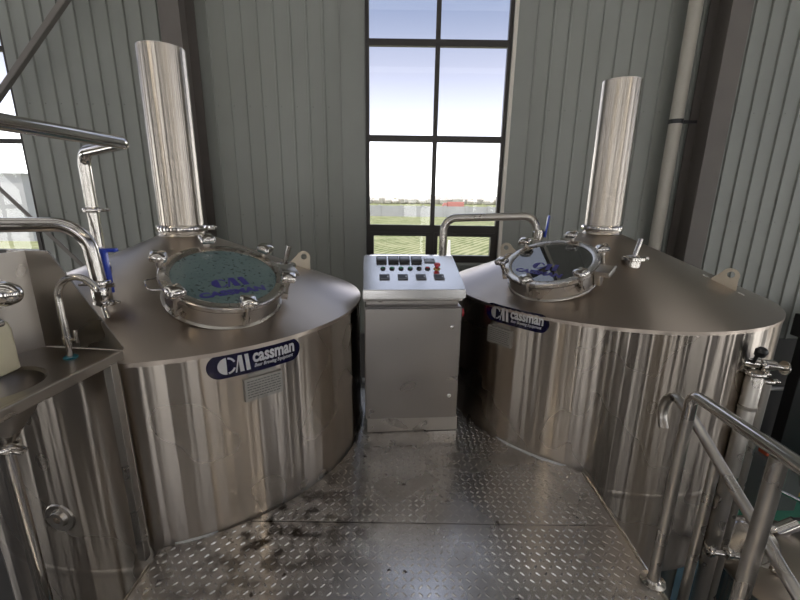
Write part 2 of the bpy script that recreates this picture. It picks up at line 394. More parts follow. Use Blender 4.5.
# windows ---------------------------------------------------------------
def window(name, m, x0, x1, z0, z1, bars, sash=None, depth=.06, mull=None):
    bm = bmesh.new(); t = .045
    def bar(xa, xb, za, zb, d=depth): box(bm, ((xa + xb) / 2, .05, (za + zb) / 2), (xb - xa, d, zb - za), m)
    bar(x0, x0 + t, z0, z1); bar(x1 - t, x1, z0, z1); bar(x0 + t, x1 - t, z0, z0 + t); bar(x0 + t, x1 - t, z1 - t, z1)
    mx = mull if mull is not None else (x0 + x1) / 2
    zb = sash if sash else z0
    prev = z0 + t
    for zz, hh in bars:
        bar(x0 + t, x1 - t, zz - hh / 2, zz + hh / 2, depth - .004)
    lim = sorted([z0 + t] + [z for z, _ in bars] + [z1 - t]); hs = {z: h / 2 for z, h in bars}
    for a, b in zip(lim, lim[1:]):
        bar(mx - .028, mx + .028, a + hs.get(a, 0), b - hs.get(b, 0), depth - .008)
    if sash:      # opening lights with their own deeper frames
        for xa, xb in ((x0 + t, mx - .028), (mx + .028, x1 - t)):
            for q in ((xa, xa + .05, z0 + t, sash), (xb - .05, xb, z0 + t, sash), (xa + .05, xb - .05, z0 + t, z0 + t + .05), (xa + .05, xb - .05, sash - .05, sash)):
                bar(*q, d=depth + .02)
    fr = structure(name, bm, M['frame'])
    g = bmesh.new(); box(g, ((x0 + x1) / 2, .06, (z0 + z1) / 2), (x1 - x0 - .06, .006, z1 - z0 - .06), m)
    obj('pane', g, M['glass'], fr, smooth=False)
    return fr
bars1 = [(4.45, .075), (3.375, .075), (2.295, .075), (1.165, .10)]
window('window_1', MB, W1[0], W1[1], .72, WZ1, bars1, sash=1.12, mull=.415)
window('window_2', MB, W2[0], W2[1], .72, WZ1, [(4.3, .055), (3.25, .055), (2.2, .055), (1.165, .10)], sash=1.12)
bs = [(0.0, .07), (4.5, .07), (3.4, .07), (2.3, .07), (1.2, .1)]
for i, w in enumerate(LW): window('window_%d' % (18 + i), ML, *w, bs)
for i, w in enumerate(RW): window('window_%d' % (8 + i), MRt, *w, bs)
for i, w in enumerate(BW): window('window_%d' % (13 + i), MBk, *w, bs)
# flashings beside window 1, pale strip painted in for its sunlit right jamb
bm = bmesh.new(); box(bm, (-.61, YW - .017, 2.95), (.29, .03, 5.5)); box(bm, (-.765, YW - .022, 2.95), (.018, .04, 5.5)); structure('trim_1', bm, M['flash'])
bm = bmesh.new(); box(bm, (1.455, YW - .017, 2.95), (.22, .03, 5.5)); box(bm, (1.575, YW - .022, 2.95), (.018, .04, 5.5)); structure('trim_2', bm, M['flash'])
bm = bmesh.new(); box(bm, (1.322, YW - .02, 3.16), (.038, .045, 4.88)); structure('trim_3', bm, M['pale'])
bm = bmesh.new(); box(bm, (-.474, YW - .02, 3.16), (.018, .045, 4.88)); structure('trim_5', bm, M['flash'])
bm = bmesh.new(); box(bm, (.42, YW - .03, .70), (1.8, .12, .03)); structure('trim_4', bm, M['flash'])
# cladding screws on the back wall
bm = bmesh.new()
for zz in (.0, 1.32, 2.64, 3.96):
    k = -40
    while k < 45:
        x = k * .195 + .06; k += 1
        if (W1[0] - .35 < x < W1[1] + .35) or (W2[0] - .1 < x < W2[1] + .1): continue
        lathe(bm, [(.007, 0), (.007, .004), (.0, .006)], 6, aim((x, YW, zz), (0, -1, 0)))
o = obj('screws', bm, M['grey'], WB); o['kind'] = 'stuff'
# ground floor
bm = bmesh.new(); box(bm, (0, (Y0 + YW) / 2, GZ - .05), (X1 - X0, YW - Y0, .1)); structure('floor', bm, M['concrete'])

# steel columns (H section)
def column(x, label):
    bm = bmesh.new(); h = CZ - GZ; w, d, t = .225, .38, .014; y1 = YW - .03
    box(bm, (0, -t / 2, h / 2), (w, t, h)); box(bm, (0, -d + t / 2, h / 2), (w, t, h)); box(bm, (0, -d / 2, h / 2), (t, d - 2 * t, h))
    o = obj('steel_column', bm, M['column'], smooth=False); o.location = (x, y1, GZ)
    tag(o, label, 'column')
column(-2.56, 'brown-grey H-section steel column behind the left tall flue')
column(3.66, 'brown-grey H-section steel column just right of the beige downpipe')
# diagonal wind braces in the left bay
def brace(p0, p1, label, w=.058):
    p0, p1 = Vector(p0), Vector(p1); L = (p1 - p0).length; bm = bmesh.new(); m = aim((0, 0, 0), p1 - p0, (0, 1, 0))
    box(bm, (0, 0, L / 2), (w, .008, L), m); box(bm, (w / 2, .03, L / 2), (.008, .06, L), m)
    o = obj('wind_brace', bm, M['brace'], smooth=False); o.location = p0; tag(o, label, 'brace')
def ext(a, b, k0, k1):
    a, b = Vector(a), Vector(b); return a + (b - a) * k0, a + (b - a) * k1
p, q = ext((-4.729, 5.20, 2.731), (-3.819, 5.20, 3.658), -1.9, 1.9)
brace(p, q, 'diagonal brace rising to the right across the upper left window corner')
p, q = ext((-5.019, 5.33, 1.498), (-4.19, 5.33, .57), -1.4, 2.5)
brace(p, q, 'diagonal brace falling to the right below the two left pipes', .05)
# downpipe
t = thing('downpipe', 'beige plastic downpipe running up the wall right of the right flue', 'pipe', (3.30, 5.28, GZ))
obj('pipe', lt([(0, 0), (.072, 0), (.072, CZ - GZ), (0, CZ - GZ)], 28), M['pvc'], t)
bm = lt([(.074, -.025), (.080, -.025), (.080, .025), (.074, .025)], 28, Matrix.Translation((0, 0, 2.5 - GZ)), closed=True)
box(bm, (.165, 0, 2.5 - GZ), (.17, .02, .035)); obj('clip', bm, M['black'], t, label='black pipe clip')

# unseen high-bay lamps added behind the camera as warm fill
for i, (x, y) in enumerate(((-5.2, -3.6), (5.2, -3.6), (-5.2, -8.0), (5.2, -8.0))):
    L = thing('added_fill_lamp', ('added unseen round fill lamp hanging from the roof, ' + ['near left', 'near right', 'far left', 'far right'][i] + ' of four'), 'lamp', (x, y, CZ - .75), 0, 'added fill lamps under the roof')
    obj('shade', lt([(.06, .30), (.09, .28), (.22, .02), (.225, .0), (.21, .0), (.07, .26)], 24), M['grey'], L)
    obj('lens', lt([(0, .03), (.2, .03), (.2, .04), (0, .04)], 24), M['lamp'], L)
    obj('cable', tb([(0, 0, .29), (0, 0, .75)], .008, n=6), M['black'], L)
    ld = bpy.data.lights.new('fill_light', 'AREA'); ld.shape = 'DISK'; ld.size = .4; ld.energy = 30; ld.color = (1, .84, .62)
    lo = bpy.data.objects.new('fill_light', ld); put(lo, L); lo.location = (0, 0, .02)

# ------------------------------------------------------------ outside
bm = bmesh.new(); box(bm, (0, 300, -.25), (900, 588, .5)); o = structure('ground', bm, M['field']); o.location = (0, 0, GZ)
bm = bmesh.new(); box(bm, (0, 0, .95), (260, .25, 1.9)); k = -128
while k < 130: box(bm, (k, -.1, 1.0), (.5, .5, 2.05)); k += 4
o = obj('boundary_wall', bm, M['farwall'], smooth=False); o.location = (0, 76, GZ); tag(o, 'long pale grey boundary wall across the far side of the field', 'wall')
bm = bmesh.new(); box(bm, (0, 0, 2.45), (40, 12, 4.9)); box(bm, (0, 0, 4.95), (40.4, 12.4, .1)); o = obj('far_building', bm, M['farwall'], smooth=False); o.location = (-48, 37, GZ); tag(o, 'pale flat-roofed building beyond the left window', 'building')
bm = bmesh.new(); x = -150
while x < 150:
    r = random.uniform(1.2, 2.6); lathe(bm, [(0, 0), (r * .8, .3), (r, r * .9), (r * .6, r * 1.5), (0, r * random.uniform(1.7, 2.1))], 7, Matrix.Translation((x, random.uniform(-6, 6), 0))); x += random.uniform(.8, 1.9)
o = obj('tree_line', bm, M['haze']); o.location = (0, 190, GZ); o['kind'] = 'stuff'; tag(o, 'hazy row of bare trees on the horizon', 'trees')
t = thing('truck', 'dusty red truck driving behind the distant wall', 'truck', (10.9, 84, GZ))
obj('cargo_box', bx((0, 0, 1.85), (3.2, 2.2, 1.5), bev=.05), M['truck'], t, smooth=False)
obj('cab', prism(bmesh.new(), [(-2.6, 1.2), (-1.7, 1.2), (-1.7, 2.4), (-2.3, 2.4), (-2.6, 1.9)], -1, 1, frame((0, 0, 0), Vector((1, 0, 0)), Vector((0, 0, 1)), Vector((0, -1, 0)))), M['truck'], t, smooth=False)
bm = bmesh.new(); box(bm, (-.4, 0, .95), (4.2, .9, .3))
for x in (-2.0, .3, 1.2):
    for s in (-1, 1): lathe(bm, [(0, -.15), (.5, -.15), (.5, .15), (0, .15)], 18, aim((x, s * .9, .5), (0, 1, 0)))
obj('wheels', bm, M['dark'], t)
o = obj('marker_post', lt([(0, 0), (.16, 0), (.05, 2.1), (0, 2.12)], 12), M['whitepaint']); o.location = (1.9, 16, GZ); tag(o, 'white marker post standing in the field outside the window', 'post')

# ------------------------------------------------------------ platform
TL, TR, TRAD = Vector((-1.400, 2.621, 0)), Vector((1.549, 3.166, 0)), 1.126
ZR, ZA, ZB = .921, 1.393, -.70
XE0, XE1 = -1.09, 1.105
def xl(y):
    g = TRAD + .012; d = abs(y - TL.y); v = XE0
    if d < g and y < TL.y + g: v = max(v, TL.x + math.sqrt(g * g - d * d))
    return v
def xr(y):
    g = TRAD + .012; d = abs(y - TR.y); v = XE1
    if d < g: v = min(v, TR.x - math.sqrt(g * g - d * d))
    return v
def deck(ya, yb, name, label, step=.02):
    n = int(round((yb - ya) / step)); bm = bmesh.new(); rows = []
    for i in range(n + 1):
        y = ya + (yb - ya) * i / n; a, b = xl(y), xr(y)
        rows.append([bm.verts.new((a, y, 0)), bm.verts.new((b, y, 0)), bm.verts.new((b, y, -.006)), bm.verts.new((a, y, -.006))])
    for p, q in zip(rows, rows[1:]):
        for k in range(4): bm.faces.new((p[k], p[(k + 1) % 4], q[(k + 1) % 4], q[k]))
    bm.faces.new(rows[0]); bm.faces.new(list(reversed(rows[-1])))
    P = .0345; j = 0; y = ya + P * .5
    while y < yb - P * .4:
        a, b = xl(y) + .02, xr(y) - .02; x = math.ceil(a / P) * P; i = int(round(x / P))
        while x < b:
            an = R_(45 if (i + j) % 2 else -45); c, s = math.cos(an), math.sin(an); l, w, h = .0145, .0050, .0027
            def P3(u, v, z): return bm.verts.new((x + u * c - v * s, y + u * s + v * c, z))
            rim = [P3(l, 0, 0), P3(l * .55, w, 0), P3(-l * .55, w, 0), P3(-l, 0, 0), P3(-l * .55, -w, 0), P3(l * .55, -w, 0)]
            t0, t1 = P3(l * .55, 0, h), P3(-l * .55, 0, h)
            for f in ((rim[0], rim[1], t0), (rim[1], rim[2], t1, t0), (rim[2], rim[3], t1), (rim[3], rim[4], t1), (rim[4], rim[5], t0, t1), (rim[5], rim[0], t0)): bm.faces.new(f)
            x += P; i += 1
        y += P; j += 1
    me = bpy.data.meshes.new(name)
    for f in bm.faces: f.smooth = False
    bm.to_mesh(me); bm.free(); me.materials.append(M['plate'])
    o = bpy.data.objects.new(name, me); put(o); tag(o, label, 'floor plate', 'checker plates of the platform'); return o
deck(-.60, 1.688, 'checker_plate', 'nearer brown-grey diamond-pattern steel plate of the platform')
deck(1.694, 3.15, 'checker_plate', 'farther diamond-pattern steel plate between the tanks under the control cabinet')
# frame under the plates
t = thing('platform_frame', 'steel angle frame with a shiny edge carrying the diamond plates', 'platform', (0, 0, 0))
for yy in (-.5, .5): obj('cross_beam', bx((0, yy, -.062), (2.16, .05, .11)), M['dull'], t, smooth=False)
obj('cross_beam', bx((.05, 1.69, -.062), (1.2, .05, .11)), M['dull'], t, smooth=False)
obj('edge_angle', bx((XE1 + .006, .75, -.055), (.008, 2.70, .115)), M['satin'], t, smooth=False)
obj('edge_angle', bx((XE0 - .006, .42, -.055), (.008, 2.04, .115)), M['satin'], t, smooth=False)
obj('edge_angle', tb([(XE1 + .016, -.6, -.004), (XE1 + .016, 2.06, -.004)], .006, n=8), M['polish'], t)
for x in (-1.0, 1.0):
    for y in (-.5, .5): obj('leg', bx((x, y, (GZ - .1) / 2 - .005), (.08, .08, -GZ - .12)), M['dull'], t, smooth=False)
def sealant(T, a0, a1, w, label):
    bm = bmesh.new(); n = 24; lo, hi = [], []
    for k in range(n + 1):
        a = R_(a0 + (a1 - a0) * k / n); ww = w * (math.sin(math.pi * k / n) ** .5 if 0 < k < n else .05) * random.uniform(.8, 1.1)
        for L_, r in ((lo, TRAD + .001), (hi, TRAD + .004 + ww)):
            L_.append((bm.verts.new((r * math.cos(a), r * math.sin(a), .0006)), bm.verts.new((r * math.cos(a), r * math.sin(a), .004))))
    for k in range(n):
        bm.faces.new((lo[k][1], lo[k + 1][1], hi[k + 1][1], hi[k][1])); bm.faces.new((hi[k][0], hi[k][1], hi[k + 1][1], hi[k + 1][0]))
        bm.faces.new((lo[k][0], lo[k][1], lo[k + 1][1], lo[k + 1][0])); bm.faces.new((lo[k][0], lo[k + 1][0], hi[k + 1][0], hi[k][0]))
    o = obj('sealant_strip', bm, M['white']); o.location = (T.x, T.y, 0); tag(o, label, 'sealant')
sealant(TR, -141, -117, .022, 'white torn sealant strip at the foot of the right tank')
sealant(TL, -71.5, -62, .012, 'short white sealant strip at the foot of the left tank')

# ------------------------------------------------------------ tanks
AL = math.atan2(ZA - ZR, TRAD)
def cone_frame(az, rho, h=0.0):
    """frame on the cone: X tangential, Y uphill, Z normal; h above the surface (tank-local)"""
    a = R_(az); e = Vector((math.cos(a), math.sin(a), 0)); z = Vector((0, 0, 1))
    n = e * math.sin(AL) + z * math.cos(AL); m_ = e * math.cos(AL) - z * math.sin(AL); k = n.cross(m_)
    c = Vector((0, 0, ZA)) + m_ * (rho / math.cos(AL)) + n * h
    return frame(c, k, -m_, n)
def knob_bm(r=.043):
    bm = bmesh.new(); n = 24; prof = [(0, .026), (.5, .025), (.85, .018), (1.0, .006), (.96, -.010), (.6, -.014), (.35, -.022), (0, -.022)]
    rings = []
    for q, z in prof:
        ring = []
        for i in range(n):
            a = 2 * math.pi * i / n; rr = r * q * (1 + (.13 if q > .5 else 0) * math.cos(4 * a)); ring.append(bm.verts.new((rr * math.cos(a), rr * math.sin(a), z)) if q > 0 else None)
        rings.append(ring if q > 0 else [bm.verts.new((0, 0, z))])
    for a, b in zip(rings, rings[1:]):
        for i in range(n):
            j = (i + 1) % n
            if len(a) == 1: bm.faces.new((a[0], b[i], b[j]))
            elif len(b) == 1: bm.faces.new((a[i], a[j], b[0]))
            else: bm.faces.new((a[i], a[j], b[j], b[i]))
    return bm
def moved(src, m):
    bm = bmesh.new(); add(bm, src, m); src.free(); return bm
def tank(name, label, loc, lid_az, sign, plate_az, lugs, noz, ports, glass, handle, tilt):
    T = thing(name, label, 'tank', (loc.x, loc.y, 0))
    R, Rl = TRAD, .299
    # shell: side wall, weld seams as fine raised bands, dished bottom
    obj('shell', lt([(R - .004, ZR - .012), (R, ZR - .022), (R, ZR - .030), (R, -.097), (R, -.100), (R + .0008, -.102), (R + .0008, -.139), (R, -.141), (R, -.149), (R, ZB + .06), (R, ZB + .05), (R - .02, ZB), (R * .5, ZB - .16), (0, ZB - .2), (0, ZB - .19), (R * .5, ZB - .15), (R - .03, ZB + .01), (R - .01, ZB + .06), (R - .01, ZR - .012)], 160, closed=False), M['shell'], T, ang=50)
    # cone roof with a rolled rim; cut a real opening under the lid
    cone = obj('cone_roof', lt([(.100, ZA - .1 * (ZA - ZR) / R), (R * .5, (ZA + ZR) / 2), (R - .004, ZR + .002), (R + .004, ZR - .002), (R + .005, ZR - .022), (R + .001, ZR - .024), (R - .003, ZR - .010), (R * .5, (ZA + ZR) / 2 - .008), (.100, ZA - .1 * (ZA - ZR) / R - .008)], 160, closed=True), M['cone'], T, ang=30)
    F = cone_frame(lid_az, .74)
    cut = bpy.data.objects.new('cut', bpy.data.meshes.new('cut')); cb = lt([(0, -.2), (Rl - .035, -.2), (Rl - .035, .2), (0, .2)], 64, F); bmesh.ops.recalc_face_normals(cb, faces=cb.faces)
    cb.to_mesh(cut.data); cb.free(); COL.objects.link(cut); cut.location = (loc.x, loc.y, 0)
    md = cone.modifiers.new('b', 'BOOLEAN'); md.operation = 'DIFFERENCE'; md.solver = 'EXACT'; md.object = cut
    bpy.context.view_layer.update(); dg = bpy.context.evaluated_depsgraph_get()
    nm = bpy.data.meshes.new_from_object(cone.evaluated_get(dg)); cone.modifiers.clear(); cone.data = nm; nm.name = 'cone_roof'
    bpy.data.objects.remove(cut)
    for f in nm.polygons: f.use_smooth = True
    bm = bmesh.new(); bm.from_mesh(nm)
    for e in bm.edges:
        if len(e.link_faces) == 2: e.smooth = e.calc_face_angle(0) < R_(30)
    bm.to_mesh(nm); bm.free()
    # flue with its clamped ferrule
    z0 = ZA - .055
    fl = obj('flue', lt([(.122, z0), (.150, z0 - .015), (.129, z0 + .012), (.128, z0 + .03), (.128, 2.40), (.124, 2.40), (.124, z0 + .03)], 64), M['flue'], T, label='tall open-topped polished flue', ang=60)
    obj('flue_clamp', lt([(.128, z0 + .016), (.146, z0 + .020), (.150, z0 + .030), (.150, z0 + .048), (.146, z0 + .058), (.128, z0 + .062)], 48, closed=True), M['polish'], T)
    bm = bmesh.new(); box(bm, (.165, 0, z0 + .04), (.05, .025, .03), bev=.004); rod(bm, (.175, -.04, z0 + .04), (.175, .04, z0 + .04), .007, 10); box(bm, (.175, .045, z0 + .04), (.05, .012, .012), bev=.003)
    obj('clamp_bolt', moved(bm, Matrix.Rotation(R_(20), 4, 'Z')), M['polish'], T)
    # manhole neck and lid
    obj('manhole_neck', lt([(Rl - .035, -.02), (Rl - .018, -.02), (Rl - .018, .085), (Rl - .03, .092), (Rl - .035, .092)], 72, F @ Matrix.Identity(4), closed=True), M['satin'], T)
    obj('weld_bead', lt([(Rl - .018, -.004), (Rl - .008, 0), (Rl - .010, .005), (Rl - .018, .010)], 72, F, closed=True), M['satin'], T)
    obj('gasket', lt([(Rl - .034, .090), (Rl - .012, .090), (Rl - .012, .098), (Rl - .034, .098)], 72, F, closed=True), M['gasket'], T)
    lid = obj('manhole_lid', lt([(Rl - .050, .098), (Rl - .004, .098), (Rl, .103), (Rl, .122), (Rl - .004, .127), (Rl - .030, .128), (Rl - .050, .122)], 96, F, closed=True), M['ring'], T, label='round clamped lid with a steel rim and glass pane')
    obj('lid_glass', lt([(0, .106), (Rl - .051, .106), (Rl - .051, .119), (0, .119)], 72, F), glass, lid)
    # logo and name printed on the glass
    def onlid(x, y, z): return F @ Vector((x, y, .1195 + z))
    obj('glass_logo', logo_bm(lambda x, y, z: onlid(-.085 + x, -.105 + y, z), .17, .075), M['purple'], lid)
    obj('glass_lettering', lettering('CASSMAN', .055, onlid, bold=.003, x0=-.165, y0=-.168, width=.31), M['purple'], lid)
    # swing clamps
    for a in (30, 90, 150, -150, -90, -30):
        ar = R_(a); G = F @ Matrix.Rotation(ar, 4, 'Z')
        bm = bmesh.new()
        for s in (-1, 1): box(bm, (Rl + .002, s * .011, .052), (.034, .006, .035), G, bev=.002)
        lathe(bm, [(0, -.018), (.006, -.018), (.006, .018), (0, .018)], 10, G @ aim((Rl + .010, 0, .05), (0, 1, 0), (0, 0, 1)))
        lathe(bm, [(0, .04), (.008, .04), (.008, .15), (0, .15)], 12, G @ Matrix.Translation((Rl + .010, 0, 0)))
        lathe(bm, [(.009, .118), (.015, .118), (.017, .128), (.012, .148), (.009, .148)], 14, G @ Matrix.Translation((Rl + .006, 0, 0)), closed=True)
        cl = obj('clamp', bm, M['satin'], T)
        obj('star_knob', moved(knob_bm(), G @ Matrix.Translation((Rl + .008, 0, .165)) @ Matrix.Rotation(R_(random.uniform(0, 90)), 4, 'Z')), M['polish'], cl)
    # hinge at 0 degrees
    bm = bmesh.new(); box(bm, (Rl + .038, 0, .103), (.092, .088, .034), F, bev=.004)
    box(bm, (Rl + .002, 0, .05), (.036, .05, .09), F, bev=.004)
    lathe(bm, [(0, -.06), (.008, -.06), (.008, .06), (0, .06)], 12, F @ aim((Rl + .078, 0, .108), (0, 1, 0), (0, 0, 1)))
    obj('hinge', bm, M['satin'], T)
    # wire lifting loop at 180 degrees
    obj('lid_handle', tb([F @ Vector(p) for p in ((-Rl + .004, .05, .112), (-Rl - .05, .04, .112), (-Rl - .05, -.04, .112), (-Rl + .004, -.05, .112))], .0045, .016, n=10, seg=5), M['polish'], T)
    # capped nozzle with a bar handle
    az, rr = noz; N = cone_frame(az, rr); a = R_(az); V = frame(N.translation, Vector((-math.sin(a), math.cos(a), 0)), Vector((-math.cos(a), -math.sin(a), 0)), Vector((0, 0, 1)))
    nz = obj('nozzle', lt([(.046, -.035), (.046, .022), (.060, .028), (.063, .034), (.063, .048), (.054, .052), (.044, .052), (.040, .040), (0, .040), (0, .03), (.038, .02), (.038, -.035)], 32, V), M['polish'], T)
    bm = bmesh.new(); lathe(bm, [(.064, .026), (.071, .029), (.071, .047), (.064, .050)], 32, V, closed=True); box(bm, (.078, .0, .038), (.03, .02, .022), V, bev=.003); obj('nozzle_clamp', bm, M['polish'], nz)
    bm = bmesh.new(); d = Vector(tilt[0]).normalized(); b0 = N.translation + Vector(tilt[1]) + Vector((0, 0, .042)); rod(bm, b0, b0 + d * .125, .015, 16); lathe(bm, [(0, -.002), (.016, -.002), (.014, .010), (0, .010)], 16, aim(b0, (0, 0, 1)))
    obj('bar_handle', bm, M['polish'], nz)
    # lifting lugs
    for az, rr, rot in lugs:
        N = cone_frame(az, rr); a = R_(az + rot); e = Vector((math.cos(a), math.sin(a), 0))
        dwn = Vector((e.x * math.cos(AL), e.y * math.cos(AL), -math.sin(AL) if abs(rot) < 45 else 0)).normalized()
        nrm = Vector((-e.y, e.x, 0)); upw = nrm.cross(dwn); upw = upw if upw.z > 0 else -upw
        G = frame(N.translation, dwn, upw, dwn.cross(upw)); w, h = .080, .118
        out = [(-w, -.004)] + [(-w * .62 * math.cos(R_(q)) , .070 + (h - .070) * math.sin(R_(q))) for q in range(0, 181, 15)] + [(w, -.004)]
        hole = [(.021 * math.cos(R_(q)), .078 + .021 * math.sin(R_(q))) for q in range(0, 360, 20)]
        bm = bmesh.new(); th = .005
        loops = []
        for zz in (-th, th):
            vo = [bm.verts.new(G @ Vector((x, y, zz))) for x, y in out]; vh = [bm.verts.new(G @ Vector((x, y, zz))) for x, y in hole]
            es = [bm.edges.new((vo[i], vo[(i + 1) % len(vo)])) for i in range(len(vo))] + [bm.edges.new((vh[i], vh[(i + 1) % len(vh)])) for i in range(len(vh))]
            bmesh.ops.triangle_fill(bm, use_beauty=True, use_dissolve=False, edges=es); loops.append((vo, vh))
        for q in (0, 1):
            A, B = loops[0][q], loops[1][q]
            for i in range(len(A)): bm.faces.new((A[i], A[(i + 1) % len(A)], B[(i + 1) % len(B)], B[i]))
        obj('lifting_lug', bm, M['lugm'], T)
        for s in (-1, 1): obj('lug_pad', box(bmesh.new(), (s * (w + .03), .001, .0), (.035, .006, .030), G, bev=.001), M['satin'], T)
    # blue sign riveted below the rim
    a0, zc, w, h = sign
    def oncyl(x, y, z, a0=a0, zc=zc):
        a = R_(a0) + x / R; r = R + z; return Vector((r * math.cos(a), r * math.sin(a), zc + y))
    sg = obj('name_sign', capsule_bm(oncyl, w, h, .004), M['navy'], T, label='navy rounded sign with silver lettering')
    obj('sign_logo', logo_bm(lambda x, y, z: oncyl(-w * .5 + .048 + x, -.040 + y, .0042 + z), .140, .080), M['silver'], sg)
    obj('sign_lettering', lettering('cassman', .088, lambda x, y, z: oncyl(x, y, .0046 + z), bold=.0028, x0=-w * .5 + .200, y0=-.008, width=.215), M['silver'], sg)
    obj('sign_small_lettering', lettering('Beer Brewing Equipment', .025, lambda x, y, z: oncyl(x, y, .0046 + z), shear=.3, bold=.0003, x0=-w * .5 + .205, y0=-.034, width=.20), M['silver'], sg)
    # rating plate on its bracket
    pa, pz, pw, ph_ = plate_az
    def onp(x, y, z):
        a = R_(pa); return Vector(((R + z) * math.cos(a) - x * math.sin(a), (R + z) * math.sin(a) + x * math.cos(a), pz + y))
    bm = bmesh.new(); prism(bm, [(-pw/2, -ph_/2), (pw/2, -ph_/2), (pw/2, ph_/2), (-pw/2, ph_/2)], -.004, .022, fn=onp); prism(bm, [(-pw * .36, ph_/2), (pw * .36, ph_/2), (pw * .36, ph_/2 + .018), (-pw * .36, ph_/2 + .018)], -.004, .004, fn=onp)
    pl = obj('rating_plate', bm, M['platem'], T, smooth=False, label='small engraved steel rating plate')
    bm = bmesh.new()
    for r_ in range(7):
        y = ph_/2 - .014 - r_ * (ph_ - .026) / 6.5; x = -pw/2 + .012
        while x < pw/2 - .016:
            l = random.uniform(.006, .02); l = min(l, pw/2 - .01 - x); prism(bm, [(x, y - .0022), (x + l, y - .0022), (x + l, y + .0022), (x, y + .0022)], .0222, .0226, fn=onp); x += l + .004
    obj('plate_engraving', bm, M['engrave'], pl, smooth=False)
    for az, zz in ports:
        a = R_(az); G = aim(((R - .012) * math.cos(a), (R - .012) * math.sin(a), zz), (math.cos(a), math.sin(a), 0))
        bm = lt([(0, .006), (.018, .006), (.018, .028), (.034, .030), (.038, .024), (.042, .014), (.066, .016), (.072, .012), (.072, 0), (0, 0)], 40, G)
        obj('side_port', bm, M['satin'], T)
    # cone-shaped legs under the vessel
    for a in (45, 135, 225, 315):
        ar = R_(a); obj('leg', lt([(0, GZ), (.09, GZ), (.09, GZ + .01), (.05, GZ + .03), (.05, ZB + .02), (0, ZB + .02)], 20, Matrix.Translation((.85 * math.cos(ar), .85 * math.sin(ar), 0))), M['dull'], T)
    return T
def capsule_bm(fn, w, h, th):
    bm = bmesh.new(); n = 36; cols = []
    for k in range(n + 1):
        x = (-w/2 + h/2 * (1 - math.cos(math.pi / 2 * k / 10))) if k <= 10 else (w/2 - h/2 * (1 - math.cos(math.pi / 2 * (n - k) / 10)) if k >= n - 10 else -w/2 + h/2 + (w - h) * (k - 10) / (n - 20)); x = max(-w/2 + 1e-4, min(w/2 - 1e-4, x))
        d = max(0, abs(x) - (w/2 - h/2)); hh = math.sqrt(max(1e-8, (h/2) ** 2 - d * d))
        cols.append([bm.verts.new(fn(x, y, z)) for y, z in ((-hh, .0005), (-hh, th), (hh, th), (hh, .0005))])
    for a, b in zip(cols, cols[1:]):
        for q in range(4): bm.faces.new((a[q], a[(q + 1) % 4], b[(q + 1) % 4], b[q]))
    bm.faces.new(cols[0]); bm.faces.new(list(reversed(cols[-1]))); return bm
def logo_bm(fn, w, h):
    """stencil C and a slanted three-bar M"""
    bm = bmesh.new(); r = h / 2; f3 = lambda x, y, z: fn(x, y, z)
    # solid left half of the C, then thin right-hand horns after a small gap
    arc = [(r * .95 + r * math.cos(R_(q)), r + r * math.sin(R_(q))) for q in range(92, 269, 8)]
    prism(bm, arc, 0, .0008, fn=f3)
    for s in (1, -1):
        A = [(r * 1.02 + r * .92 * math.cos(R_(s * q)), r + r * math.sin(R_(s * q))) for q in range(24, 88, 9)]
        B = [(r * 1.02 + r * .70 * math.cos(R_(s * q)), r + r * .78 * math.sin(R_(s * q))) for q in range(87, 23, -9)]
        prism(bm, A + B, 0, .0008, fn=f3)
    x = 2 * r * .98; k = (w - x)
    prism(bm, [(x - k * .10, 0), (x, 0), (x + k * .24, h * .95), (x + k * .14, h)], 0, .0008, fn=f3)
    for a in (.12, .58):
        prism(bm, [(x + k * (a + .12), 0), (x + k * (a + .42), 0), (x + k * (a + .30), h), (x + k * a + .002, h)], 0, .0008, fn=f3)
    return bm
M['ring'] = mat('lid_ring_steel', (.66, .62, .57), .26, 1.0, noise=(10, .05, .05))
M['lugm'] = mat('lug_steel', (.50, .44, .35), .42, .85, noise=(8, .06, .05))
M['platem'] = mat('rating_plate_steel', (.36, .345, .315), .45, .7)
tank('brew_tank', 'left steel brewing tank with misted teal glass lid beside the sink', TL, -49.6,
     (-49.2, .846, .45, .115), (-48.5, .711, .185, .112), [(22, .725, 0), (200, .75, 0)], (-5, .66), [(-95.4, .184)], M['lidglass'], True, ((.30, .0, 1), (0, 0, 0)))
tank('brew_tank', 'right steel brewing tank with dark clear glass lid beside the stair rail', TR, -136.3,
     (-138.0, .872, .45, .115), (-142.5, .727, .185, .112), [(-44.3, .80, 0), (157, .68, 0)], (-91.2, .51), [], M['lidclear'], True, ((.25, .05, 1), (.012, .02, 0)))

# ------------------------------------------------------------ control console
t = thing('control_console', 'steel control cabinet with a sloping button panel between the two tanks', 'control cabinet', (.088, 2.50, .004), R_(4.5))
W = .318
bm = bmesh.new(); box(bm, (0, .24, .505), (2 * W - .006, .46, .79), bev=.004); box(bm, (0, .26, .915), (2 * W - .03, .40, .05)); obj('body', bm, M['console'], t, smooth=False)
obj('plinth', bx((.012, .235, .052), (2 * W - .01, .45, .104), bev=.003), M['satin'], t, smooth=False)
YZ = frame((0, 0, 0), Vector((0, 1, 0)), Vector((0, 0, 1)), Vector((1, 0, 0)))
hd = [(-.062, .973), (-.062, 1.030), (.40, 1.172), (.47, 1.172), (.47, .935), (.02, .935), (.005, .970)]
bm = prism(bmesh.new(), hd, -.322, .322, YZ); bmesh.ops.recalc_face_normals(bm, faces=bm.faces); bmesh.ops.bevel(bm, geom=list(bm.edges), offset=.004, segments=2, affect='EDGES')
obj('head_box', bm, M['panel'], t, smooth=False)
dr = obj('door', bx((.0, -.006, .505), (2 * W - .014, .018, .78), bev=.004), M['console'], t, smooth=False)
